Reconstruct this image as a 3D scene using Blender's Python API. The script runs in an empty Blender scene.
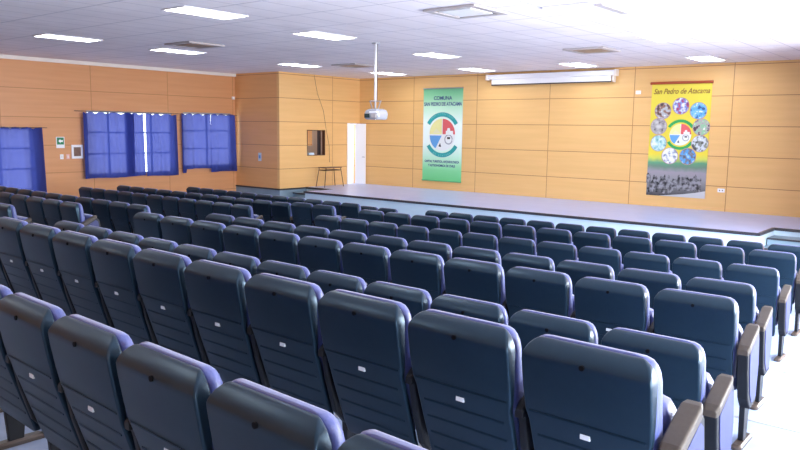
import bpy, bmesh, math, random
from mathutils import Vector, Matrix
random.seed(7)
C = bpy.context.scene.collection
SC = bpy.context.scene
PI = math.pi

# ------------------------------------------------------------------ camera
CAMZ = 2.5
def set_camera():
    yw, pt, rl = -0.6874909804, 0.1291135399, 0.014253171755
    F = Vector((math.sin(yw)*math.cos(pt), math.cos(yw)*math.cos(pt), -math.sin(pt)))
    R0 = Vector((math.cos(yw), -math.sin(yw), 0)); U0 = R0.cross(F)
    R = R0*math.cos(rl)+U0*math.sin(rl); U = -R0*math.sin(rl)+U0*math.cos(rl)
    cd = bpy.data.cameras.new('camera'); co = bpy.data.objects.new('camera', cd); C.objects.link(co)
    m = Matrix(((R.x,U.x,-F.x,0),(R.y,U.y,-F.y,0),(R.z,U.z,-F.z,CAMZ),(0,0,0,1)))
    co.matrix_world = m
    cd.sensor_width = 36; cd.lens = 736.323*36/800; cd.clip_start = .05; cd.clip_end = 200
    SC.camera = co
set_camera()
SC.view_settings.view_transform = 'Standard'; SC.view_settings.look = 'None'
SC.view_settings.gamma = 1; SC.view_settings.exposure = 0.12

# ------------------------------------------------------------------ light
w = bpy.data.worlds.new('world'); SC.world = w; w.use_nodes = True
bg = w.node_tree.nodes['Background']; bg.inputs[0].default_value = (.80,.90,1,1); bg.inputs[1].default_value = 4.0
def area(name, loc, rot, sx, sy, power, col):
    l = bpy.data.lights.new(name, 'AREA'); l.shape = 'RECTANGLE'; l.size = sx; l.size_y = sy; l.energy = power; l.color = col
    o = bpy.data.objects.new(name, l); C.objects.link(o); o.location = loc; o.rotation_euler = rot; return o
RW = 1.5      # right wall
RWIN = [(0.2,4.2),(5.4,9.4),(10.6,14.6)]
for y0, y1 in RWIN:   # daylight through the windows of the right wall
    area('window_daylight', (RW+.22,(y0+y1)/2,1.95), (0,math.radians(102),0), 1.9, y1-y0-.1, 450 if y0 < 2 else 1200, (.88,.93,1.0))
sl = bpy.data.lights.new('sun','SUN'); sl.energy = 2.2; sl.angle = math.radians(2); sl.color = (1,.97,.93)
so = bpy.data.objects.new('sun', sl); C.objects.link(so); so.location = (12,6,12); so.rotation_euler = Vector((-.80,.10,-.62)).to_track_quat('-Z','Y').to_euler()
area('control_room_lamp', (-19.9,17.6,3.9), (0,0,0), .5, .5, 22, (1,.95,.88))
area('corridor_lamp', (-20.2,19.95,2.3), (0,math.radians(-70),0), .6, .6, 60, (1,.98,.96))  # unseen lamp added in the closed corridor to whiten the open doorway

# ------------------------------------------------------------------ materials
def mat(name, col, rough=.5, metal=0, spec=.5, emit=None, es=0):
    m = bpy.data.materials.new(name); m.use_nodes = True; b = m.node_tree.nodes['Principled BSDF']
    b.inputs['Base Color'].default_value = (*col,1); b.inputs['Roughness'].default_value = rough
    b.inputs['Metallic'].default_value = metal; b.inputs['Specular IOR Level'].default_value = spec
    if emit: b.inputs['Emission Color'].default_value = (*emit,1); b.inputs['Emission Strength'].default_value = es
    return m
def N(nt, t, **kw):
    n = nt.nodes.new(t)
    for k, v in kw.items(): setattr(n, k, v)
    return n
def math_n(nt, op, a, b=None, c=None):
    n = N(nt, 'ShaderNodeMath', operation=op)
    for i, v in enumerate((a,b,c)):
        if v is None: continue
        if isinstance(v,(int,float)): n.inputs[i].default_value = v
        else: nt.links.new(v, n.inputs[i])
    return n.outputs[0]
def noise_mat(name, c1, c2, scale=4, rough=.5, spec=.5, detail=4, stretch=(1,1,1), bump=0, lo=.3, hi=.7, sheen=0):
    m = mat(name, c1, rough, 0, spec); nt = m.node_tree; b = nt.nodes['Principled BSDF']
    tc = N(nt,'ShaderNodeTexCoord'); mp = N(nt,'ShaderNodeMapping'); mp.inputs['Scale'].default_value = stretch
    nz = N(nt,'ShaderNodeTexNoise'); nz.inputs['Scale'].default_value = scale; nz.inputs['Detail'].default_value = detail
    cr = N(nt,'ShaderNodeValToRGB'); cr.color_ramp.elements[0].color = (*c1,1); cr.color_ramp.elements[1].color = (*c2,1)
    cr.color_ramp.elements[0].position = lo; cr.color_ramp.elements[1].position = hi
    nt.links.new(tc.outputs['Object'], mp.inputs[0]); nt.links.new(mp.outputs[0], nz.inputs[0])
    nt.links.new(nz.outputs[0], cr.inputs[0]); nt.links.new(cr.outputs[0], b.inputs['Base Color'])
    if bump:
        bp = N(nt,'ShaderNodeBump'); bp.inputs['Strength'].default_value = bump; bp.inputs['Distance'].default_value = .01
        nt.links.new(nz.outputs[0], bp.inputs['Height']); nt.links.new(bp.outputs[0], b.inputs['Normal'])
    if sheen: b.inputs['Sheen Weight'].default_value = sheen
    return m
G0, GS, PW = 3.486, .7866, 2.6352
def wood_wall(name, axis, off, pw=PW, c=((.76,.41,.155),(.80,.445,.175))):
    """veneer panels: horizontal joints every GS below G0, vertical joints every pw along the axis (0 = x, 1 = y)"""
    m = mat(name, c[0], .38, 0, .4); nt = m.node_tree; b = nt.nodes['Principled BSDF']
    g = N(nt,'ShaderNodeNewGeometry'); sp = N(nt,'ShaderNodeSeparateXYZ'); nt.links.new(g.outputs['Position'], sp.inputs[0])
    z = sp.outputs[2]; a = sp.outputs[axis]
    def lines(v, o, s, wd):
        u = math_n(nt,'DIVIDE', math_n(nt,'SUBTRACT', v, o), s)
        f = math_n(nt,'FRACT', math_n(nt,'ADD', u, 100.5))
        return math_n(nt,'LESS_THAN', math_n(nt,'ABSOLUTE', math_n(nt,'SUBTRACT', f, .5)), wd/s/2), u
    hl, hu = lines(z, G0, GS, .018); vl, vu = lines(a, off, pw, .018)
    ln = math_n(nt,'MAXIMUM', hl, vl)
    cmb = N(nt,'ShaderNodeCombineXYZ')
    nt.links.new(math_n(nt,'MULTIPLY', a, .35), cmb.inputs[0]); nt.links.new(math_n(nt,'MULTIPLY', z, 6.0), cmb.inputs[1])
    nt.links.new(math_n(nt,'ADD', math_n(nt,'MULTIPLY', math_n(nt,'FLOOR', vu), 3.7), math_n(nt,'MULTIPLY', math_n(nt,'FLOOR', hu), 1.3)), cmb.inputs[2])
    nz = N(nt,'ShaderNodeTexNoise'); nz.inputs['Scale'].default_value = 1.6; nz.inputs['Detail'].default_value = 5
    nt.links.new(cmb.outputs[0], nz.inputs[0])
    cr = N(nt,'ShaderNodeValToRGB'); cr.color_ramp.elements[0].position=.35; cr.color_ramp.elements[1].position=.65
    cr.color_ramp.elements[0].color=(*c[0],1); cr.color_ramp.elements[1].color=(*c[1],1)
    nt.links.new(nz.outputs[0], cr.inputs[0])
    mx = N(nt,'ShaderNodeMix', data_type='RGBA'); nt.links.new(ln, mx.inputs[0]); nt.links.new(cr.outputs[0], mx.inputs[6])
    mx.inputs[7].default_value = (.42,.19,.07,1); nt.links.new(mx.outputs[2], b.inputs['Base Color'])
    return m
M = {}
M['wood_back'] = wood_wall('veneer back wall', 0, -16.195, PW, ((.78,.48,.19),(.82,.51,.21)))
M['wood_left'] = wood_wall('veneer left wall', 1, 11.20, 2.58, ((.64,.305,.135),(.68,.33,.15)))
M['wood_box']  = wood_wall('veneer box side', 1, 18.96, PW, ((.78,.47,.19),(.82,.50,.21)))
M['wood_boxf'] = wood_wall('veneer box front', 0, -18.757, 6.0, ((.74,.38,.155),(.78,.41,.17)))  # colour lightened to make up for weak light on the box front
def ceiling_mat():
    m = mat('ceiling tiles', (.8,.8,.8), .85, 0, .2); nt = m.node_tree; b = nt.nodes['Principled BSDF']
    g = N(nt,'ShaderNodeNewGeometry'); sp = N(nt,'ShaderNodeSeparateXYZ'); nt.links.new(g.outputs['Position'], sp.inputs[0])
    def lines(v, o, s, wd):
        u = math_n(nt,'DIVIDE', math_n(nt,'SUBTRACT', v, o), s); f = math_n(nt,'FRACT', math_n(nt,'ADD', u, 100.5))
        return math_n(nt,'LESS_THAN', math_n(nt,'ABSOLUTE', math_n(nt,'SUBTRACT', f, .5)), wd/s/2), u
    a, au = lines(sp.outputs[0], -15.95, .61, .02); c, cu = lines(sp.outputs[1], 7.25, 1.22, .028)
    ln = math_n(nt,'MAXIMUM', a, c)
    wn = N(nt,'ShaderNodeTexWhiteNoise', noise_dimensions='2D'); cb = N(nt,'ShaderNodeCombineXYZ')
    nt.links.new(math_n(nt,'ROUND',au), cb.inputs[0]); nt.links.new(math_n(nt,'ROUND',cu), cb.inputs[1]); nt.links.new(cb.outputs[0], wn.inputs[0])
    cr = N(nt,'ShaderNodeValToRGB'); cr.color_ramp.elements[0].color=(.85,.79,.81,1); cr.color_ramp.elements[1].color=(.91,.85,.87,1)
    nt.links.new(wn.outputs[0], cr.inputs[0])
    mx = N(nt,'ShaderNodeMix', data_type='RGBA'); nt.links.new(ln, mx.inputs[0]); nt.links.new(cr.outputs[0], mx.inputs[6])
    mx.inputs[7].default_value=(.56,.52,.57,1); nt.links.new(mx.outputs[2], b.inputs['Base Color'])
    return m
M['ceiling'] = ceiling_mat()
M['cornice'] = mat('cream cornice', (.80,.74,.68), .6)
M['floor'] = noise_mat('pale blue grey vinyl floor', (.25,.32,.47), (.30,.38,.53), 9, .5, .3)
M['stage_top'] = noise_mat('lavender grey vinyl stage', (.42,.50,.80), (.46,.54,.84), 2, .38, .5)
M['stage_face'] = noise_mat('light blue painted stage front', (.54,.70,.83), (.60,.76,.88), 1.5, .5, .4)
M['base_blue'] = noise_mat('blue grey skirting', (.20,.30,.38), (.24,.34,.43), 2, .5, .4)
M['trim'] = mat('dark edge trim', (.035,.035,.045), .45)
M['plain_wall'] = noise_mat('off white plaster', (.62,.60,.56), (.68,.66,.62), 2, .8, .2)
M['white'] = mat('white paint', (.86,.86,.88), .4)
M['white_metal'] = mat('white metal', (.80,.80,.84), .35)
M['shell'] = noise_mat('dark navy moulded plastic', (.0045,.012,.022), (.006,.015,.026), 30, .35, .48)
M['shell'].node_tree.nodes['Principled BSDF'].inputs['Specular Tint'].default_value = (.50,.76,1,1)  # bluish tint stands in for cool light from above on the chair tops
M['fabric'] = noise_mat('violet blue upholstery', (.052,.070,.225), (.062,.083,.265), 160, .42, .6, bump=.10, sheen=.25)
M['arm_black'] = mat('black plastic', (.006,.007,.010), .5, 0, .3)
M['pad'] = noise_mat('brown grey arm pad', (.05,.040,.032), (.06,.049,.04), 60, .45, .3)
M['laminate'] = mat('violet blue side laminate', (.030,.036,.125), .45, 0, .3)
M['plate'] = mat('pale number plate', (.62,.66,.70), .3)
M['hole'] = mat("black screw cap", (.002,.002,.003), .8, 0, .1)
M['foot'] = mat('grey brown metal foot', (.08,.062,.052), .35, .5)
M['frame_al'] = mat('grey aluminium', (.42,.43,.46), .4, .6)
M['mullion'] = mat('dark window bar', (.10,.10,.12), .5)
M['grille'] = noise_mat('tan vent grille', (.30,.20,.13), (.36,.25,.16), 8, .6)
M['vent_dark'] = mat('dark vent slot', (.07,.055,.05), .6)
M['vent_white'] = mat('vent casing', (.44,.40,.40), .5)
M['tube'] = mat('lit diffuser', (.9,.9,.9), .4, emit=(.93,.97,1), es=14)
M['chrome'] = mat('silver plastic', (.58,.60,.64), .25, .4)
M['dark_glass'] = mat('dark lens glass', (.02,.05,.06), .08)
M['table_wood'] = noise_mat('brown table top', (.16,.08,.05), (.22,.12,.07), 8, .5)
M['rust'] = mat('dark brown tube', (.10,.05,.035), .5, .3)
def curtain_mat():
    m = bpy.data.materials.new('blue curtain cloth'); m.use_nodes = True; nt = m.node_tree; nt.nodes.clear()
    out = N(nt,'ShaderNodeOutputMaterial'); df = N(nt,'ShaderNodeBsdfDiffuse'); tr = N(nt,'ShaderNodeBsdfTranslucent'); tp = N(nt,'ShaderNodeBsdfTransparent')
    df.inputs[0].default_value=(.045,.065,.30,1); tr.inputs[0].default_value=(.045,.062,.25,1); tp.inputs[0].default_value=(.5,.5,.9,1)
    mx = N(nt,'ShaderNodeMixShader'); mx.inputs[0].default_value=.5; m2 = N(nt,'ShaderNodeMixShader'); m2.inputs[0].default_value=.06
    nt.links.new(df.outputs[0], mx.inputs[1]); nt.links.new(tr.outputs[0], mx.inputs[2]); nt.links.new(mx.outputs[0], m2.inputs[1]); nt.links.new(tp.outputs[0], m2.inputs[2])
    nt.links.new(m2.outputs[0], out.inputs[0]); return m
M['curtain'] = curtain_mat()
def glass_mat():
    m = bpy.data.materials.new('window glass'); m.use_nodes = True; nt = m.node_tree; nt.nodes.clear()
    out = N(nt,'ShaderNodeOutputMaterial'); gl = N(nt,'ShaderNodeBsdfGlossy'); tp = N(nt,'ShaderNodeBsdfTransparent'); mx = N(nt,'ShaderNodeMixShader')
    gl.inputs['Roughness'].default_value=.03; mx.inputs[0].default_value=.06
    nt.links.new(tp.outputs[0], mx.inputs[1]); nt.links.new(gl.outputs[0], mx.inputs[2]); nt.links.new(mx.outputs[0], out.inputs[0]); return m
M['glass'] = glass_mat()

# ------------------------------------------------------------------ helpers
def bm_box(bm, x0, x1, y0, y1, z0, z1):
    v = [bm.verts.new(p) for p in ((x0,y0,z0),(x1,y0,z0),(x1,y1,z0),(x0,y1,z0),(x0,y0,z1),(x1,y0,z1),(x1,y1,z1),(x0,y1,z1))]
    for f in ((0,3,2,1),(4,5,6,7),(0,1,5,4),(1,2,6,5),(2,3,7,6),(3,0,4,7)): bm.faces.new([v[i] for i in f])
def boxes(*bs):
    bm = bmesh.new()
    for b in bs: bm_box(bm, *b)
    return bm
def prism(pts, axis, a, b):
    """extrude a polygon (2D pts in the other two axes) along axis from a to b"""
    bm = bmesh.new()
    def P(p, t):
        if axis == 'x': return (t,p[0],p[1])
        if axis == 'y': return (p[0],t,p[1])
        return (p[0],p[1],t)
    lo = [bm.verts.new(P(p,a)) for p in pts]; hi = [bm.verts.new(P(p,b)) for p in pts]; n = len(pts)
    bm.faces.new(lo); bm.faces.new(hi[::-1])
    for i in range(n): bm.faces.new((lo[i],hi[i],hi[(i+1)%n],lo[(i+1)%n]))
    bmesh.ops.recalc_face_normals(bm, faces=bm.faces); return bm
def tube(bm, p, q, r, n=8, r2=None):
    p, q = Vector(p), Vector(q); d = (q-p).normalized(); s = d.orthogonal().normalized(); t = d.cross(s); r2 = r if r2 is None else r2
    A = [bm.verts.new(p+(s*math.cos(2*PI*i/n)+t*math.sin(2*PI*i/n))*r) for i in range(n)]
    B = [bm.verts.new(q+(s*math.cos(2*PI*i/n)+t*math.sin(2*PI*i/n))*r2) for i in range(n)]
    for i in range(n): bm.faces.new((A[i],A[(i+1)%n],B[(i+1)%n],B[i]))
    bm.faces.new(A[::-1]); bm.faces.new(B)
def loft(bm, levels, nc=4):
    """levels: (z, half_width, y_back, y_front, radius) rings of rounded rectangles, stacked"""
    prev = None; rings = []
    for z, hw, y0, y1, r in levels:
        r = min(r, hw*.98, (y1-y0)/2*.98); ring = []
        for cx, cy, a0 in ((hw-r,y1-r,0),(-hw+r,y1-r,90),(-hw+r,y0+r,180),(hw-r,y0+r,270)):
            for k in range(nc+1):
                a = math.radians(a0+90*k/nc); ring.append(bm.verts.new((cx+r*math.cos(a), cy+r*math.sin(a), z)))
        rings.append(ring)
    for A, B in zip(rings, rings[1:]):
        n = len(A)
        for i in range(n): bm.faces.new((A[i],A[(i+1)%n],B[(i+1)%n],B[i]))
    bm.faces.new(rings[0]); bm.faces.new(rings[-1][::-1])
def obj(name, bm, m, parent=None, smooth=False, bevel=0, loc=(0,0,0), rz=0):
    bmesh.ops.recalc_face_normals(bm, faces=bm.faces)
    me = bpy.data.meshes.new(name); bm.to_mesh(me); bm.free(); me.materials.append(m)
    if smooth:
        for p in me.polygons: p.use_smooth = True
    o = bpy.data.objects.new(name, me); C.objects.link(o); o.location = loc; o.rotation_euler = (0,0,rz)
    if parent: o.parent = parent
    if bevel:
        b = o.modifiers.new('bevel','BEVEL'); b.width = bevel; b.segments = 2; b.limit_method = 'ANGLE'
    return o
def struct(name, bm, m, **k):
    o = obj(name, bm, m, **k)
    if o.parent is None: o['kind'] = 'structure'
    return o
def tag(o, label, cat, group=None):
    o['label'] = label; o['category'] = cat
    if group: o['group'] = group
    return o
def thing(name, label, cat, loc=(0,0,0), rz=0, group=None):
    o = bpy.data.objects.new(name, None); C.objects.link(o); o.location = loc; o.rotation_euler = (0,0,rz)
    return tag(o, label, cat, group)
def text_mesh(name, body, size, m, parent, mat4, shear=0, bold=0, align='CENTER', sx=1.0):
    cu = bpy.data.curves.new(name,'FONT'); cu.body = body; cu.size = size; cu.align_x = align; cu.align_y = 'CENTER'; cu.shear = shear; cu.offset = bold; cu.extrude = .001
    t = bpy.data.objects.new('tmp', cu); me = bpy.data.meshes.new_from_object(t); me.name = name
    bpy.data.objects.remove(t); bpy.data.curves.remove(cu); me.materials.clear(); me.materials.append(m)
    o = bpy.data.objects.new(name, me); C.objects.link(o); o.parent = parent; o.matrix_local = mat4 @ Matrix.Diagonal((sx,1,1,1)); return o

# ------------------------------------------------------------------ room shell
YB, XL, XB, YF, ZS, ZH = 20.388, -21.062, -18.757, 16.465, .468, 4.334
YN = -2.6           # rear wall behind the viewer
T = .2
def wall_with_holes(axis, pos, thick, a0, a1, z0, z1, holes):
    """wall in the plane axis=pos, spans a0..a1, holes (a,b,zl,zh)"""
    bs = []; hs = sorted(holes); cur = a0
    def add(u0, u1, w0, w1):
        if u1-u0 < 1e-4 or w1-w0 < 1e-4: return
        bs.append((pos, pos+thick, u0, u1, w0, w1) if axis == 'x' else (u0, u1, pos, pos+thick, w0, w1))
    for a, b, zl, zh in hs:
        add(cur, a, z0, z1); add(a, b, z0, zl); add(a, b, zh, z1); cur = b
    add(cur, a1, z0, z1); return boxes(*[(min(b[0],b[1]),max(b[0],b[1]),min(b[2],b[3]),max(b[2],b[3]),b[4],b[5]) for b in bs])
LW = [(6.9,9.45,.12,2.40),(11.03,13.93,1.0,2.925),(14.33,16.30,1.16,2.965)]
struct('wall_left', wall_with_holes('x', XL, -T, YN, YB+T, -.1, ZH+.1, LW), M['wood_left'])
struct('wall_back', boxes((XL,RW,YB,YB+T,-.1,ZH+.1)), M['wood_back'])
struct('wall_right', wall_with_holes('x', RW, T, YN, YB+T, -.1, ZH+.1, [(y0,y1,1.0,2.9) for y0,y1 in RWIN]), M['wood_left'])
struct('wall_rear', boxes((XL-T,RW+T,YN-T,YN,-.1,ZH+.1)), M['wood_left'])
struct('ceiling', boxes((XL-T,RW+T,YN-T,YB+T,ZH,ZH+.15)), M['ceiling'])
# the projecting room in the far left corner
DOOR = (19.77,20.20,ZS,2.65); HATCH = (17.716,18.587,1.55,2.437)
struct('wall_box_side', wall_with_holes('x', XB, -.12, YF, YB, ZS, ZH, [HATCH, DOOR]), M['wood_box'])
struct('wall_box_front', boxes((XL,XB-.12,YF,YF+.12,ZS,ZH)), M['wood_boxf'])
struct('wall_box_partition', boxes((XL,XB-.12,19.3,19.4,ZS,ZH)), M['plain_wall'])
struct('baseboard_box', boxes((XL,XB+.012,YF-.012,YF+.12,0,ZS-.05),(XB-.12,XB+.012,YF+.12,17.79,0,ZS-.05)), M['base_blue'])
struct('trim_1', boxes((XL,XB+.03,YF-.03,YF+.02,ZS-.05,ZS),(XB-.02,XB+.03,YF+.02,17.79,ZS-.05,ZS)), M['trim'])
struct('trim_2', boxes((XL,XL+.07,YN,YF,ZH-.10,ZH)), M['cornice'])
struct('floor_box', boxes((XL,XB-.12,YF+.12,YB,ZS-.05,ZS)), M['stage_top'])
# right hand mirror of that corner, out of the frame
XR = -2.57
struct('wall_side_room', boxes((XR,RW,YF,YF+.12,0,ZH),(XR,XR+.12,YF+.12,YB,0,ZH)), M['wood_boxf'])

# floors in low tiers
struct('floor', boxes((XL-T,RW+T,YN-T,YB+T,-.15,0)), M['floor'])
AX = -10.2
def tier(name, x0, x1, y0, y1, z):
    o = struct(name, boxes((x0,x1,y0,y1,0,z)), M['floor'], bevel=.008)
    return o
tier('floor_tier_1', AX, RW, 7.0, 10.3, .20); tier('floor_tier_2', AX, RW, 5.3, 7.0, .43); tier('floor_tier_3', AX, RW, 3.05, 5.3, .55); tier('floor_tier_4', AX, RW, YN, 3.05, .785)
tier('floor_tier_5', XL, AX, 7.3, 10.3, .11); tier('floor_tier_6', XL, AX, 5.8, 7.3, .29); tier('floor_tier_7', XL, AX, 4.9, 5.8, .40); tier('floor_tier_8', XL, AX, 3.05, 4.9, .45); tier('floor_tier_9', XL, AX, YN, 3.05, .785)
for k,(x0,x1,y,z) in enumerate([(AX,RW,7.0,.43),(AX,RW,5.3,.55),(AX,RW,10.3,.2),(AX,RW,3.05,.785)]):
    struct('trim_%d'%(k+6), boxes((x0,x1,y-.02,y+.012,z-.03,z+.003)), M['frame_al'])

# stage with a notch at each end for the steps
NL, NR, NY, SY = -17.48, -3.85, 17.66, 16.4
stage_pts = [(XB,NY),(NL,NY),(NL,SY),(NR,SY),(NR,NY),(XR,NY),(XR,YB),(XB,YB)]
struct('floor_stage', prism(stage_pts,'z',ZS-.06,ZS), M['stage_top'])
struct('stage_front', prism([(p[0],p[1]+(.02 if p[1]<17 else .02)) for p in stage_pts[:6]]+[(XR,YB),(XB,YB)],'z',0,ZS-.06), M['stage_face'])
struct('trim_3', boxes((NL-.03,NR+.03,SY-.025,SY+.03,ZS-.055,ZS+.004),(NL-.03,NL+.03,SY,NY,ZS-.055,ZS+.004),(XB,NL,NY-.025,NY+.03,ZS-.055,ZS+.004),(NR-.03,NR+.03,SY,NY,ZS-.055,ZS+.004),(NR,XR,NY-.025,NY+.03,ZS-.055,ZS+.004)), M['trim'])
for nm, x0, x1 in (('stage_steps_left',XB+.02,NL-.03),('stage_steps_right',NR+.03,XR)):
    side = 'left' if 'left' in nm else 'right'
    t = thing('stage_steps', 'blue grey steps recessed into the %s end of the stage'%side, 'steps', ((x0+x1)/2,NY-.5,0), 0, 'steps up to the stage')
    hw = (x1-x0)/2
    obj('tread', boxes((-hw,hw,-.65,.47,0,.156)), M['base_blue'], t); obj('tread', boxes((-hw,hw,-.12,.47,.156,.312)), M['base_blue'], t)
    obj('nosing', boxes((-hw,hw,-.67,-.63,.126,.16),(-hw,hw,-.14,-.10,.282,.316)), M['trim'], t)

# ------------------------------------------------------------------ windows
def window(n, X, y0, y1, z0, z1, cols, rows, s=1):
    r = bpy.data.objects.new('window_%d'%n, None); C.objects.link(r); r.location = (X-.1*s,(y0+y1)/2,z0); r['kind'] = 'structure'
    h = z1-z0; a = (y1-y0)/2; f = .05
    obj('window_frame', boxes((-.04,.04,-a,-a+f,0,h),(-.04,.04,a-f,a,0,h),(-.04,.04,-a+f,a-f,0,f),(-.04,.04,-a+f,a-f,h-f,h)), M['frame_al'], r)
    bs = []
    for c in range(1,cols): y = -a+2*a*c/cols; bs.append((-.025,.025,y-.025,y+.025,f,h-f))
    for k in range(1,rows): z = h*k/rows; bs.append((-.02,.02,-a+f,a-f,z-.02,z+.02))
    obj('window_bars', boxes(*bs), M['mullion'], r)
    obj('glass', boxes((-.004,.004,-a+f,a-f,f,h-f)), M['glass'], r)
window(1, XL, *LW[0], 3, 4); window(2, XL, *LW[1], 4, 3); window(3, XL, *LW[2], 2, 3)
for k,(y0,y1) in enumerate(RWIN): window(4+k, RW, y0, y1, 1.0, 2.9, 4, 2, -1)

def curtain(label, y0, y1, z0, z1, seed, skew=(0,0), folds=None, zfun=None, group='blue curtains', dx=0):
    rnd = random.Random(seed); n = int((y1-y0)*44)+4; nz = 16; bm = bmesh.new(); g = []
    ph = [rnd.uniform(0,6.3) for _ in range(5)]; base = (folds or 15)
    for j in range(nz+1):
        v = j/nz; row = []
        for i in range(n+1):
            u = i/n; yy = u*(y1-y0)
            wob = .5*math.sin(yy*base+ph[0]+.5*math.sin(yy*2.1+ph[1]))+.3*math.sin(yy*base*1.7+ph[2]+v*.8)+.2*math.sin(yy*4+ph[3])
            amp = .045*(.6+.5*(1-v))
            top = z1-.055*(1-abs(math.sin(yy*9+ph[4]+.8*math.sin(yy*3))))
            zb = z0 + (zfun(u) if zfun else 0)+.01*math.sin(yy*5+ph[1])
            z = zb+(top-zb)*v
            y = y0+yy+(skew[0]*(1-u)+skew[1]*u)*(1-v)
            row.append(bm.verts.new((0+wob*amp, y-(y0+y1)/2, z-z0)))
        g.append(row)
    for j in range(nz):
        for i in range(n): bm.faces.new((g[j][i],g[j][i+1],g[j+1][i+1],g[j+1][i]))
    o = obj('curtain', bm, M['curtain'], smooth=True, loc=(XL+.13+dx,(y0+y1)/2,z0)); return tag(o, label, 'curtain', group)
curtain('blue curtain hanging over the far left door opening, its edge by the green sign', 6.7, 9.66, .16, 2.42, 1, skew=(0,.06))
curtain('wide blue curtain panel right of the small white framed box, left of the bright slit', 10.83, 12.46, .93, 2.885, 2, dx=.06)
curtain('narrow gathered blue curtain edge just left of the bright slit', 12.16, 12.79, .95, 2.885, 3, folds=22, skew=(0,.03))
curtain('blue curtain panel right of the bright slit in the middle window', 12.87, 14.0, .92, 2.885, 4, skew=(-.01,.05))
curtain('short blue curtain panel on the left of the window next to the corner', 14.19, 15.31, 1.10, 2.925, 5, zfun=lambda u: -.12 if u<.12 else .0, skew=(.02,.02))
curtain('blue curtain panel touching the far corner of the left wall', 15.335, 16.34, .97, 2.935, 6, skew=(-.01,.06))
for lab, y0, y1, z in (('thin wire above the curtain of the far left door', 6.5, 9.8, 2.405),('thin wire above the pair of far blue window curtains', 10.6, 16.44, 2.90)):
    bm = bmesh.new(); tube(bm,(0,y0,0),(0,y1,0),.008); tag(obj('curtain_wire', bm, M['vent_dark'], loc=(XL+.13,0,z)), lab, 'wire')

# ------------------------------------------------------------------ corner room door and hatch
d = bpy.data.objects.new('door_1', None); C.objects.link(d); d.location = (XB+.03,20.13,ZS); d.rotation_euler=(0,0,math.radians(28)); d['kind']='structure'
obj('door_leaf', boxes((0,.40,-.02,.02,.01,2.22)), M['white'], d, bevel=.004)
bm = bmesh.new(); tube(bm,(.36,-.07,1.0),(.28,-.07,1.0),.011); tube(bm,(.36,-.02,1.0),(.36,-.07,1.0),.011)
obj('door_handle', bm, M['chrome'], d)
struct('trim_4', boxes((XB-.13,XB+.02,DOOR[0]-.05,DOOR[0],ZS,DOOR[3]+.05),(XB-.13,XB+.02,DOOR[0],DOOR[1],DOOR[3],DOOR[3]+.05)), M['white'])
struct('wall_corridor', boxes((XL+.01,XL+.05,19.4,YB,ZS,3.0),(XL,XB-.12,YB-.04,YB-.01,ZS,3.0),(XL,XB-.12,19.4,19.44,ZS,3.0),(XL,XB-.12,19.4,YB,3.0,3.05)), M['white'])
hz = HATCH[3]-HATCH[2]; hy = HATCH[1]-HATCH[0]
hb = bpy.data.objects.new('window_7', None); C.objects.link(hb); hb.location=(XB,HATCH[0],HATCH[2]); hb['kind']='structure'
obj('window_frame', boxes((-.12,.008,0,.025,0,hz),(-.12,.008,hy-.025,hy,0,hz),(-.12,.008,.025,hy-.025,0,.025),(-.12,.008,.025,hy-.025,hz-.025,hz)), M['rust'], hb)
t = thing('cupboard', 'orange brown cupboard inside the control room hatch', 'cupboard', (-19.30,18.12,ZS))
obj('cabinet_body', boxes((-.15,.15,-.30,.22,1.42,2.4)), M['wood_boxf'], t, bevel=.004); obj('cabinet_leg', boxes((-.10,.10,-.28,-.10,0,1.42)), M['table_wood'], t)
t = thing('door_post', 'dark upright post seen at the right of the hatch opening', 'post', (-19.2,18.72,ZS)); obj('post_shaft', boxes((-.03,.03,-.06,.06,0,2.6)), M['mullion'], t)
tag(obj('paper_box', boxes((-.08,.08,-.12,.12,0,.07)), M['stage_face'], loc=(-18.83,17.93,HATCH[2]+.025)), 'small blue white box on the sill of the control room hatch', 'box')

# ------------------------------------------------------------------ table by the hatch
t = thing('side_table', 'small dark brown table with splayed tube legs beside the white doorway', 'table', (-18.32,18.40,ZS))
obj('table_top', boxes((-.20,.20,-.40,.40,.66,.69)), M['table_wood'], t, bevel=.005)
obj('apron', boxes((-.17,.17,-.37,.37,.57,.60)), M['rust'], t)
for sx in (-1,1):
    for sy in (-1,1):
        bm = bmesh.new(); tube(bm,(sx*.17,sy*.36,.66),(sx*.21,sy*.47,0),.013); obj('leg', bm, M['rust'], t)

# ------------------------------------------------------------------ chairs
def yb(z):   # rear face of the shell
    pts = [(.0,.245),(.24,.185),(.45,.115),(.66,.048),(.80,.018),(.93,.0),(1.1,.0)]
    for (a,ya),(b,y_) in zip(pts,pts[1:]):
        if z <= b: return ya+(y_-ya)*(z-a)/(b-a)
    return 0
def shell_bm():
    bm = bmesh.new(); L = []
    for z, hw, off, th in ((.235,.200,0,.026),(.245,.220,0,.030),(.30,.228,0,.030),(.45,.231,0,.030),(.64,.234,0,.030),(.68,.244,0,.030),(.75,.247,0,.042),(.85,.247,0,.056),(.880,.247,0,.062),(.898,.245,.0,.064),(.908,.243,.004,.064),(.922,.238,.013,.064),(.938,.230,.026,.064),(.950,.219,.038,.064),(.959,.206,.049,.064),(.963,.192,.058,.063)):
        L.append((z, hw, yb(z)+off, yb(z)+th, .010))
    loft(bm, L)
    def rib(z, hw, h, dep):
        y = yb(z)
        bm_box(bm, -hw, hw, y-dep, y+.01, z-h/2, z+h/2)
    rib(.678,.225,.006,.004)
    for z in (.60,.52,.44,.36): rib(z-.02,.20,.008,.003)
    return bm
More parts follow.
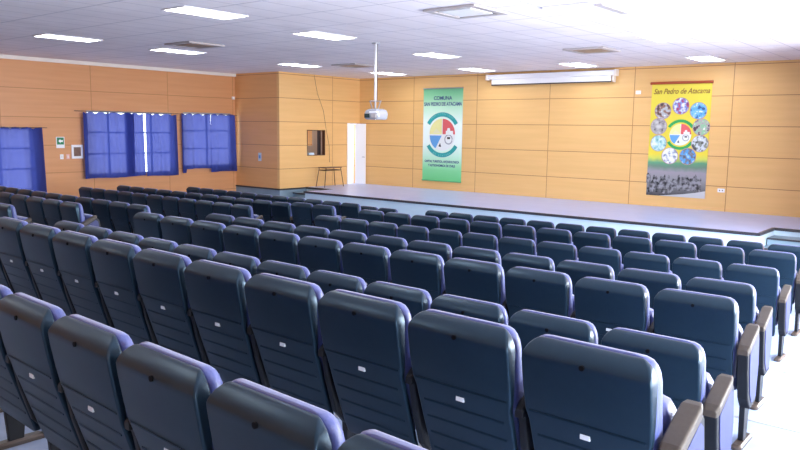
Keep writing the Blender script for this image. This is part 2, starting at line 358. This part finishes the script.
def cushion_bm():
    bm = bmesh.new(); L = []
    for z, hw, f in ((.42,.21,.09),(.44,.228,.105),(.60,.238,.115),(.66,.242,.12),(.80,.243,.125),(.88,.243,.125),(.912,.239,.124),(.936,.231,.120),(.953,.217,.113),(.963,.198,.103),(.968,.165,.090)):
        b = .034 if z < .68 else min(.064,.034+.030*(z-.68)/.14)
        if z > .94: b += (z-.94)*.25
        L.append((z, hw, yb(z)+b, yb(z)+f, .028))
    loft(bm, L, 5); return bm
def seat_bm():
    bm = bmesh.new(); L = []
    for z, hw, a, b in ((.33,.20,.25,.31),(.345,.225,.235,.34),(.45,.235,.235,.36),(.60,.235,.225,.355),(.72,.228,.215,.33),(.76,.21,.22,.315),(.775,.18,.235,.30)):
        L.append((z, hw, a, b, .03))
    loft(bm, L, 4); return bm
PANEL = [(.075,.635),(.275,.745),(.325,.715),(.365,.52),(.345,.27),(.22,.25),(.15,.33),(.10,.50)]
def arm_bm(x1=.019): return prism(PANEL,'x',-.019,x1)   # upright side panel
def pad_bm(hwid=.0205, xc=0):
    """padded rest that rises towards the front"""
    bm = bmesh.new(); n = 8; rows = []
    for k in range(n+1):
        u = k/n; y = .055+.235*u; e = 1 if 0 < k < n else .8
        hw = hwid*e; z1 = .672+.118*u-(.010 if e < 1 else 0); z0 = .622+.118*u+(.006 if e < 1 else 0); r = []
        for x, z in ((-hw,z0),(-hw,z1-.010),(-hw+.007,z1),(hw-.007,z1),(hw,z1-.010),(hw,z0)): r.append(bm.verts.new((x+xc,y,z)))
        rows.append(r)
    for A, B in zip(rows, rows[1:]):
        for i in range(6): bm.faces.new((A[i],A[(i+1)%6],B[(i+1)%6],B[i]))
    bm.faces.new(rows[0]); bm.faces.new(rows[-1][::-1]); return bm
def leg_bm(): return prism([(.215,.27),(.335,.27),(.31,.02),(.235,.02)],'x',-.017,.017)
def foot_bm():
    bm = bmesh.new(); loft(bm, [(0,.032,.12,.43,.03),(.018,.032,.12,.43,.03),(.03,.022,.15,.40,.02)]); return bm
proto = {}
def mk(name, bm, m, smooth=True, bevel=0):
    o = obj(name, bm, m, smooth=smooth, bevel=bevel); C.objects.unlink(o); proto[name] = o; return o
mk('backrest_shell', shell_bm(), M['shell']); mk('backrest_cushion', cushion_bm(), M['fabric']); mk('folded_seat', seat_bm(), M['fabric'])
mk('side_panel', arm_bm(), M['arm_black'], False, .008); mk('armrest_pad', pad_bm(), M['arm_black'], False); mk('end_panel', arm_bm(.045), M['arm_black'], False, .008); mk('end_pad', pad_bm(.039,.016), M['pad'], False, .004); mk('leg', leg_bm(), M['arm_black'], False, .005); mk('foot', foot_bm(), M['foot'], False)
mk('panel_insert', prism([(.11,.63),(.265,.715),(.30,.69),(.335,.52),(.32,.31),(.23,.29),(.175,.36),(.135,.50)],'x',.0445,.050), M['laminate'], False)
pz = .632; bmx = boxes((-.019,.019,yb(pz)-.005,yb(pz)+.004,pz-.009,pz+.009)); mk('number_plate', bmx, M['plate'], False)
bmx = bmesh.new(); tube(bmx,(0,-.0012,.899),(0,.02,.899),.010,12); mk('screw_cap', bmx, M['hole'], False)
for nm in ('backrest_shell',):   # keep the seams and ribs crisp
    me = proto[nm].data
    for p in me.polygons:
        if len(p.vertices) == 4 and abs(p.normal.z) < 2 and p.index >= len(me.polygons)-30: p.use_smooth = False
def put(name, parent, x=0, mirror=False):
    c = proto[name].copy(); C.objects.link(c); c.parent = parent; c.location.x = x
    if mirror: c.scale.x = -1
    return c
ORD = ['zeroth','first','second','third','fourth','fifth','sixth','seventh','eighth','ninth','tenth','eleventh','twelfth']
def chair(x, y, z, rz, label, group, right_end=False, left_end=False, near=False, sz=1):
    r = thing('auditorium_chair', label, 'chair', (x,y,z), rz, group)
    s = put('backrest_shell', r)
    put('backrest_cushion', r); put('folded_seat', r)
    if near: put('number_plate', s); put('screw_cap', s)
    sides = [(.275,False)] + ([(-.275,True)] if left_end else [])
    for sx, mir in sides:
        end = (right_end and not mir) or mir
        a = put('end_panel' if end else 'side_panel', r, sx, mir); put('end_pad' if end else 'armrest_pad', a)
        if end: put('panel_insert', a)
        l = put('leg', r, sx); put('foot', l)
    if sz != 1: r.scale = (1,1,sz)
    return r
P = .55
ROWS = {  # right end reference x, y, tilt, floor height, first index, last index
 'A':(-2.362,1.285,-.0413,.785,-5,4), 'B':(-2.994,2.350,-.0267,.792,-7,4), 'C':(-2.640,3.467,-.016,.55,-8,3), 'D':(-7.193,4.543,.006,.55,0,11),
 'E':(-4.618,5.690,.011,.43,-5,6), 'F':(-6.586,7.915,.010,.20,-2,9), 'G':(-7.767,8.994,.026,.20,0,11), 'H':(-8.045,11.185,.014,0,0,11),
 'Le':(-15.677,11.060,-.003,0,0,10), 'Ld':(-15.403,9.323,.016,.11,-1,9), 'Lc':(-16.067,8.429,.020,.11,0,10), 'Lb':(-15.257,6.235,.010,.29,-1,9), 'La':(-12.529,5.197,.001,.40,-6,4), 'Lf':(-10.25,4.22,0,.45,-1,0)}
RNAME = {'A':'nearest row','B':'second nearest row','C':'third nearest row','D':'fourth nearest row','E':'fourth row from stage','F':'third row from stage','G':'second row from stage','H':'row closest to stage',
 'Le':'row closest to stage','Ld':'second row from stage','Lc':'third row from stage','Lb':'fourth row from stage','La':'fifth row from stage','Lf':'sixth row from stage'}
for key,(x0,y0,th,z,i0,i1) in ROWS.items():
    left = key[0] == 'L'; cs, sn = math.cos(th), math.sin(th)
    for i in range(i0, i1+1):
        a = i*P-.275; k = i1-i+1
        blk = 'left block' if left else 'right block'
        if k == 1: lab = 'dark blue folding chair at the right end of the %s, %s'%(RNAME[key], blk)
        else: lab = 'dark blue folding chair, %s from right in the %s, %s'%(ORD[k] if k < 13 else 'thirteenth', RNAME[key], blk)
        chair(x0+a*cs, y0+a*sn, z, th, lab, ('left' if left else 'right')+' block, '+RNAME[key], i == i1, i == i0, key in 'ABCD')
chair(-9.72,9.0,.20,.02,'dark chair in the aisle gap, left one of the loose pair','loose pair in the aisle',left_end=True)
chair(-9.17,9.0,.20,.02,'dark chair in the aisle gap, right one of the loose pair','loose pair in the aisle',right_end=True)
chair(-10.63,11.8,0,.0,'low dark chair by the stage front, left one of the small pair','low pair before the stage',left_end=True,sz=.86)
chair(-10.08,11.8,0,.0,'low dark chair by the stage front, right one of the small pair','low pair before the stage',right_end=True,sz=.86)

# ------------------------------------------------------------------ ceiling fittings
LIGHTS = [(-15.65,7.86,'far left, first of the left column'),(-10.25,7.45,'large one at the top edge'),(-15.98,10.77,'beside the tan vent'),(-10.72,10.6,'left of the projector pole'),
 (-16.3,15.1,'above the corner room'),(-11.14,14.9,'between the projector pole and white cassette'),(-5.35,14.4,'washed out one at upper right'),
 (-16.07,18.85,'just behind the projector pole'),(-12.7,19.0,'above the green banner'),(-15.8,3.9,'unseen, added over the left rows to light chair tops'),(-10.4,3.9,'unseen, added over the middle rows to light chair tops'),(-5.1,3.9,'unseen, added over the right rows to light chair tops'),(-10.4,.2,'unseen, added at the rear middle to light chair tops'),(-5.1,.2,'unseen, added at the rear right to light chair tops'),(-9.35,19.0,'above the projection screen'),(-5.95,19.0,'above the yellow banner')]  # the unseen lights are added for highlights on the chair tops
for x, y, wh in LIGHTS:
    t = thing('ceiling_light', 'rectangular lit ceiling light, '+wh, 'ceiling light', (x,y,ZH), 0, 'recessed ceiling lights')
    obj('light_frame', boxes((-.31,.31,-.62,-.59,-.02,0),(-.31,.31,.59,.62,-.02,0),(-.31,-.28,-.59,.59,-.02,0),(.28,.31,-.59,.59,-.02,0)), M['white_metal'], t)
    obj('diffuser', boxes((-.28,.28,-.59,.59,-.014,-.002)), M['tube'], t)
def cassette(x, y, lab, m_in, m_out, bleached=False):
    t = thing('air_cassette', lab, 'ceiling vent', (x,y,ZH-.004), 0, 'square ceiling air cassettes'); o = .475; i = .36; j = .30
    obj('casing', boxes((-o,o,-o,-i,-.035,0),(-o,o,i,o,-.035,0),(-o,-i,-i,i,-.035,0),(i,o,-i,i,-.035,0)), m_out, t, bevel=.006)
    obj('air_slot', boxes((-i,i,-i,-j,-.02,0),(-i,i,j,i,-.02,0),(-i,-j,-j,j,-.02,0),(j,i,-j,j,-.02,0)), M['white'] if bleached else M['vent_dark'], t)
    obj('grille', boxes((-j,j,-j,j,-.034,0)), m_in, t, bevel=.006)
    if bleached: obj('casing_edge', boxes((i,o,-o,o,-.06,-.036)), M['vent_white'], t)  # grey strip for the casing's right edge, all that shows through the glare
cassette(-14.35,10.12,'tan square air vent in the ceiling beside the left lights',M['grille'],M['vent_white'])
cassette(-6.68,9.66,'large white square air cassette at the top centre of the ceiling',M['white'],M['vent_white'])
cassette(-7.42,15.72,'tan square air vent in the ceiling above the projection screen',M['grille'],M['vent_white'])
cassette(-14.9,15.95,'flat grey brown air vent left of the projector pole',M['grille'],M['vent_white'])
cassette(-5.07,10.47,'washed out air cassette cut off by the upper frame edge',M['white'],M['white'],True)  # casing and slots coloured white to carry the glare that washes it out

# ------------------------------------------------------------------ projector
t = thing('projector_mount', 'long white pole hanging from the ceiling carrying the projector', 'projector mount', (-10.72,12.15,ZH))
bm = bmesh.new(); tube(bm,(0,0,-.02),(0,0,-1.22),.028,14); obj('pole', bm, M['white_metal'], t, smooth=True)
bm = bmesh.new(); tube(bm,(0,0,-.02),(0,0,0),.09,16); obj('ceiling_plate', bm, M['frame_al'], t)
bm = boxes((-.17,.17,-.015,.015,-1.24,-1.225),(-.015,.015,-.15,.15,-1.24,-1.225)); tube(bm,(-.15,0,-1.24),(-.08,0,-1.399),.012); tube(bm,(.15,0,-1.24),(.08,0,-1.399),.012); tube(bm,(0,0,-1.22),(0,0,-1.399),.022)
obj('bracket', bm, M['frame_al'], t)
bm = bmesh.new(); tube(bm,(.035,.02,-.01),(.035,.02,-1.22),.006,6); obj('power_cable', bm, M['vent_dark'], t)
t = thing('projector', 'silver white projector hanging under the ceiling pole', 'projector', (-10.70,12.16,2.70), math.radians(-5))
bm = bmesh.new(); loft(bm,[(0,.17,-.14,.14,.06),(.02,.21,-.17,.17,.07),(.13,.225,-.18,.18,.07),(.20,.20,-.16,.16,.07),(.235,.14,-.11,.11,.06)],6)
obj('projector_body', bm, M['chrome'], t, smooth=True)
bm = bmesh.new(); tube(bm,(-.07,.16,.10),(-.07,.215,.10),.055,18,.045); lo = obj('lens', bm, M['dark_glass'], t)
obj('side_vent', boxes((.04,.18,-.186,-.170,.045,.13)), M['vent_white'], t)
obj('connector_panel', boxes((-.18,-.02,-.186,-.170,.04,.13)), M['dark_glass'], t)
obj('top_cover', boxes((-.03,.21,-.19,-.12,.142,.18)), M['white'], t, bevel=.008)

# ------------------------------------------------------------------ projection screen
t = thing('projection_screen', 'long white rolled up projection screen case on the stage wall', 'screen', (-10.93,YB-.025,3.92))
obj('case', boxes((-2.12,2.12,-.20,0,.19,.335)), M['white_metal'], t, bevel=.01)
obj('end_cap', boxes((-2.17,-2.12,-.22,0,.17,.35)), M['cornice'], t); obj('end_cap', boxes((2.12,2.17,-.22,0,.17,.35)), M['cornice'], t)
obj('screen_fabric', boxes((-2.0,2.0,-.12,-.11,.03,.19)), M['white'], t); obj('bottom_bar', boxes((-2.0,2.0,-.13,-.10,0,.035)), M['trim'], t)
obj('support_bracket', boxes((2.06,2.09,-.19,0,.0,.19)), M['cornice'], t)

# ------------------------------------------------------------------ banners
def ramp_z(name, stops, z0, z1, rough=.6, nz=None):
    m = mat(name, (1,1,1), rough, 0, .2); nt = m.node_tree; b = nt.nodes['Principled BSDF']
    g = N(nt,'ShaderNodeTexCoord'); sp = N(nt,'ShaderNodeSeparateXYZ'); nt.links.new(g.outputs['Object'], sp.inputs[0])
    v = math_n(nt,'DIVIDE', math_n(nt,'SUBTRACT', sp.outputs[2], z0), z1-z0)
    if nz:
        n_ = N(nt,'ShaderNodeTexNoise'); n_.inputs['Scale'].default_value = nz[0]; n_.inputs['Detail'].default_value = 6; nt.links.new(g.outputs['Object'], n_.inputs[0])
        v = math_n(nt,'ADD', v, math_n(nt,'MULTIPLY', math_n(nt,'SUBTRACT', n_.outputs[0], .5), nz[1]))
    cr = N(nt,'ShaderNodeValToRGB'); e = cr.color_ramp.elements
    e[0].position, e[0].color = stops[0][0], (*stops[0][1],1); e[1].position, e[1].color = stops[-1][0], (*stops[-1][1],1)
    for p, c in stops[1:-1]: x = e.new(p); x.color = (*c,1)
    nt.links.new(v, cr.inputs[0]); nt.links.new(cr.outputs[0], b.inputs['Base Color']); return m
def wallmat(x, z, y=-.012): return Matrix.Translation((x,y,z)) @ Matrix.Rotation(PI/2,4,'X')
def disc_bm(cx, cz, r, y, a0=0, a1=360, n=40, r0=0, th=.003):
    bm = bmesh.new(); full = abs(a1-a0) >= 360
    pts = [(cx+r*math.cos(math.radians(a0+(a1-a0)*k/n)), cz+r*math.sin(math.radians(a0+(a1-a0)*k/n))) for k in range(n+(0 if full else 1))]
    if r0: pts += [(cx+r0*math.cos(math.radians(a1-(a1-a0)*k/n)), cz+r0*math.sin(math.radians(a1-(a1-a0)*k/n))) for k in range(n+1)]
    elif not full: pts.append((cx,cz))
    return prism(pts,'y',y-th,y)
BW, BH = 1.64, 3.13
green = ramp_z('green banner print', [(0,(.16,.60,.24)),(.12,(.24,.70,.34)),(.28,(.60,.88,.72)),(.42,(.84,.96,.92)),(.62,(.84,.96,.92)),(.80,(.52,.82,.60)),(.93,(.24,.62,.34)),(1,(.16,.48,.26))], 0, BH)
ink = mat('dark blue ink',(.03,.06,.20),.6); teal = mat('teal ribbon',(.02,.36,.36),.6); yel = mat('yellow print',(.82,.80,.35),.6); red = mat('red print',(.72,.12,.13),.6)
blu = mat('blue print',(.12,.36,.72),.6); wht = mat('white print',(.80,.84,.84),.6); gry = mat('grey print',(.35,.38,.42),.6); blk = mat('black print',(.03,.03,.03),.6); paleink = mat('pale ribbon lettering',(.25,.62,.60),.6)
grn = mat('green ribbon',(.03,.38,.10),.6)
def emblem(parent, cx, cz, s, rib, y=-.012):
    cz0 = cz
    obj('emblem_ribbon', disc_bm(cx,cz,.66*s,y,32,148,30,.535*s), rib, parent); obj('emblem_ribbon', disc_bm(cx,cz,.66*s,y,212,328,30,.535*s), rib, parent)
    obj('emblem_disc', disc_bm(cx,cz,.47*s,y), wht, parent); y2 = y-.004
    obj('yellow_quarter', disc_bm(cx-.01*s,cz+.02*s,.45*s,y2,90,180,14), yel, parent); obj('red_quarter', disc_bm(cx+.02*s,cz+.02*s,.45*s,y2,0,90,14), red, parent)
    obj('blue_quarter', disc_bm(cx-.01*s,cz-.02*s,.44*s,y2,180,240,12), blu, parent)
    obj('white_figure', prism([(cx+.14*s,cz-.0*s),(cx+.40*s,cz-.0*s),(cx+.40*s,cz+.12*s),(cx+.30*s,cz+.12*s),(cx+.28*s,cz+.2*s),(cx+.2*s,cz+.2*s),(cx+.18*s,cz+.12*s),(cx+.14*s,cz+.12*s)],'y',y2-.006,y2-.003), wht, parent)
    obj('drawn_shield', disc_bm(cx+.24*s,cz-.13*s,.15*s,y2,0,360,24,.115*s), gry, parent); obj('drawn_eye', boxes((cx+.19*s,cx+.30*s,y2-.006,y2-.003,cz-.12*s,cz-.06*s)), blk, parent)
    obj('bird', prism([(cx-.12*s,cz-.34*s),(cx-.02*s,cz-.36*s),(cx-.06*s,cz-.24*s)],'y',y2-.006,y2-.003), blk, parent)
    obj('pale_hill', prism([(cx-.34*s,cz+.04*s),(cx-.22*s,cz+.18*s),(cx-.12*s,cz+.12*s),(cx-.04*s,cz+.05*s)],'y',y2-.006,y2-.003), mat('pale yellow print',(.80,.80,.50),.6), parent)
t = thing('banner', 'tall green municipal banner with a round emblem on the stage wall', 'banner', (-14.93,YB-.01,.765))
obj('banner_cloth', boxes((-BW/2,BW/2,-.008,0,0,BH)), green, t)
bm = bmesh.new(); tube(bm,(-BW/2-.01,-.02,BH),(BW/2+.01,-.02,BH),.018); obj('top_rod', bm, M['frame_al'], t)
bm = bmesh.new(); tube(bm,(-BW/2-.01,-.02,0),(BW/2+.01,-.02,0),.018); obj('bottom_rod', bm, mat('green rod',(.10,.42,.18),.5), t)
emblem(t, 0, 1.57, 1.15, teal)
text_mesh('lettering','COMUNA',.17,ink,t,wallmat(.0,BH-.33),bold=.004)
text_mesh('lettering','SAN PEDRO DE ATACAMA',.165,ink,t,wallmat(0,BH-.53),bold=.004,sx=.80)
text_mesh('lettering','CAPITAL TURISTICA, ARQUEOLOGICA',.105,ink,t,wallmat(0,.66),bold=.003,sx=.80)
text_mesh('lettering','Y ASTRONOMICA DE CHILE',.105,ink,t,wallmat(0,.52),bold=.003,sx=.86)
for up in (1,-1):
    word = 'MUNICIPALIDAD' if up == 1 else 'DE ATACAMA'
    for k, ch in enumerate(word):
        a = math.radians(90+(len(word)/2-.5-k)*6.2) if up == 1 else math.radians(270-(len(word)/2-.5-k)*6.4)
        mt = Matrix.Translation((.705*math.cos(a),-.020,1.57+.705*math.sin(a))) @ Matrix.Rotation(-(a-(PI/2 if up==1 else -PI/2)),4,'Y') @ Matrix.Rotation(PI/2,4,'X')
        if ch != ' ': text_mesh('ribbon_letter',ch,.08,paleink,t,mt)

yb2 = ramp_z('yellow banner print', [(0,(.04,.04,.045)),(.02,(.10,.10,.11)),(.15,(.30,.30,.32)),(.215,(.34,.31,.36)),(.26,(.16,.26,.20)),(.295,(.13,.36,.20)),(.335,(.62,.66,.12)),(.37,(.80,.67,.07)),(1,(.78,.67,.09))], 0, BH-.02, nz=(5,.05))
t = thing('banner', 'tall yellow banner with a ring of round photographs on the stage wall', 'banner', (-6.98,YB-.01,.775)); BW2 = 1.60; BH2 = 3.08
obj('banner_cloth', boxes((-BW2/2,BW2/2,-.008,0,0,BH2)), yb2, t)
bm = bmesh.new(); tube(bm,(-BW2/2-.03,-.045,BH2),(BW2/2+.03,-.045,BH2),.036); obj('top_rod', bm, mat('red brown rod',(.42,.08,.03),.5), t)
text_mesh('lettering','San Pedro de Atacama',.20,mat('brown ink',(.25,.12,.03),.6),t,wallmat(0,BH2-.23),shear=.35,bold=.003,sx=.82)
emblem(t, .05, 1.69, .62, grn)
def photo_mat(i, cols, scale):
    m = mat('photo %d'%i, (1,1,1), .5); nt = m.node_tree; b = nt.nodes['Principled BSDF']; tc = N(nt,'ShaderNodeTexCoord')
    mp = N(nt,'ShaderNodeMapping'); mp.inputs['Location'].default_value = (i*3.1,0,i*1.7); nz = N(nt,'ShaderNodeTexNoise'); nz.inputs['Scale'].default_value = scale; nz.inputs['Detail'].default_value = 3
    cr = N(nt,'ShaderNodeValToRGB'); cr.color_ramp.interpolation = 'CONSTANT' if i%2 else 'LINEAR'; e = cr.color_ramp.elements
    e[0].position=.30; e[0].color=(*cols[0],1); e[1].position=.62; e[1].color=(*cols[-1],1)
    for k, c in enumerate(cols[1:-1]): x = e.new(.40+.10*k); x.color=(*c,1)
    nt.links.new(tc.outputs['Object'], mp.inputs[0]); nt.links.new(mp.outputs[0], nz.inputs[0]); nt.links.new(nz.outputs[0], cr.inputs[0]); nt.links.new(cr.outputs[0], b.inputs['Base Color']); return m
PH = [(-.46,2.33,[(.08,.06,.06),(.30,.16,.12),(.45,.48,.52),(.80,.82,.85)]),(.02,2.46,[(.04,.05,.25),(.55,.06,.08),(.10,.22,.60),(.8,.8,.85)]),(.49,2.33,[(.04,.10,.30),(.12,.40,.75),(.20,.50,.85),(.85,.85,.70)]),
 (-.55,1.91,[(.08,.07,.08),(.35,.33,.35),(.45,.45,.45),(.60,.60,.60)]),(.59,1.90,[(.08,.06,.08),(.45,.40,.40),(.30,.55,.35),(.85,.8,.8)]),
 (-.53,1.45,[(.06,.16,.10),(.20,.50,.50),(.45,.68,.72),(.75,.85,.9)]),(.58,1.46,[(.08,.08,.08),(.25,.28,.26),(.60,.66,.72),(.82,.85,.9)]),
 (-.20,1.11,[(.03,.04,.10),(.30,.36,.48),(.80,.82,.85),(.85,.87,.9)]),(.28,1.11,[(.10,.12,.16),(.18,.20,.26),(.10,.35,.70),(.35,.60,.85)])]
rim = mat('photo rim',(.45,.28,.32),.5)
for i,(x,z,cols) in enumerate(PH):
    p_ = obj('round_photo', disc_bm(x,z,.215,-.012), photo_mat(i+1,cols,9), t); obj('photo_rim', disc_bm(x,z,.228,-.011,0,360,40,.212,.006), rim, p_)
rnd = random.Random(3); bm = bmesh.new()
for k in range(110):      # the crowd printed along the foot of the banner
    x = rnd.uniform(-.78,.70); lft = x < -.05
    h = rnd.uniform(.10,.26) if lft else rnd.uniform(.14,.30); w2 = rnd.uniform(.015,.045); z0 = rnd.uniform(.06,.34) if lft else rnd.uniform(.17,.30)
    bm_box(bm, x-w2, x+w2, -.011-.00005*k, -.009, z0, z0+h)
    bm_box(bm, x-w2*.5, x+w2*.5, -.011-.00005*k, -.009, z0+h, z0+h+.03)
obj('printed_crowd', bm, noise_mat('crowd print',(.02,.02,.025),(.30,.30,.33),9,.6,lo=.4,hi=.6), t)
obj('white_road', prism([(-.45,.0),(BW2/2,.0),(BW2/2,.20),(.55,.14),(.2,.08)],'y',-.013,-.009), mat('pale road print',(.55,.56,.58),.6), t)

# ------------------------------------------------------------------ small wall things
t = thing('exit_sign', 'small green and white emergency exit sign on the left wall', 'sign', (XL+.005,10.215,1.93))
obj('sign_plate', boxes((0,.012,-.12,.12,-.10,.22)), M['white'], t); obj('green_panel', boxes((.012,.016,-.10,.10,.0,.20)), mat('sign green',(.02,.22,.09),.5), t)
bm = prism([(-.06,.10),(.0,.16),(.0,.125),(.07,.125),(.07,.075),(.0,.075),(.0,.04)],'x',.016,.019); obj('arrow', bm, M['white'], t)
t = thing('control_box', 'small box with a wide white frame and dark centre beside the blue curtain', 'control box', (XL+.005,10.70,1.72))
obj('frame', boxes((0,.03,-.17,.17,-.20,-.13),(0,.03,-.17,.17,.13,.20),(0,.03,-.17,-.11,-.13,.13),(0,.03,.11,.17,-.13,.13)), M['white'], t, bevel=.004); obj('dark_panel', boxes((0,.015,-.11,.11,-.13,.13)), M['table_wood'], t)
for y, l, m_ in ((10.24,'white light switch under the green exit sign, left of the pair','white'),(10.42,'pinkish light switch under the green exit sign, right of the pair','pinkish')):
    o = thing('light_switch', l, 'switch', (XL+.005,y,1.58), 0, 'light switches'); obj('switch_plate', boxes((0,.012,-.05,.05,-.07,.07)), M['white'] if m_=='white' else mat('pink plate',(.80,.45,.42),.5), o, bevel=.003); obj('rocker', boxes((.012,.018,-.02,.02,-.035,.035)), M['cornice'], o)
t = thing('notice', 'small pale blue notice taped to the front of the corner room', 'notice', (-19.76,YF-.004,1.50)); obj('paper', boxes((-.08,.08,-.004,0,-.14,.14)), mat('pale paper',(.62,.70,.76),.6), t); obj('printed_block', boxes((-.045,.045,-.006,-.004,-.05,.06)), blu, t)
tag(obj('motion_detector', boxes((-.0,.06,-.05,.05,-.05,.05)), M['white'], bevel=.01, loc=(XL+.005,16.36,3.50)), 'small white detector high in the corner over the curtain', 'detector')
tag(obj('motion_detector', boxes((-.07,.07,-.05,0,-.05,.05)), M['white'], bevel=.01, loc=(-8.16,YB-.002,3.62)), 'small white detector on the stage wall between screen and yellow banner', 'detector')
t = thing('wall_socket', 'white wall socket low on the stage wall right of the yellow banner', 'socket', (-5.78,YB-.003,1.02)); obj('socket_plate', boxes((-.09,.09,-.012,0,-.05,.05)), M['white'], t, bevel=.003); obj('socket_hole', boxes((-.05,-.02,-.014,-.012,-.015,.015),(.02,.05,-.014,-.012,-.015,.015)), M['vent_dark'], t)
bm = bmesh.new(); pts = [(XB+.01,18.05,ZH-.02),(XB+.012,18.2,3.7),(XB+.012,18.50,3.1),(XB+.014,18.62,2.5),(XB+.014,18.78,1.9),(XB+.014,18.80,1.3)]
for a, b in zip(pts, pts[1:]): tube(bm, a, b, .006, 6)
tag(obj('cable', bm, M['table_wood']), 'thin brown cable running down the corner room wall beside the hatch', 'cable')
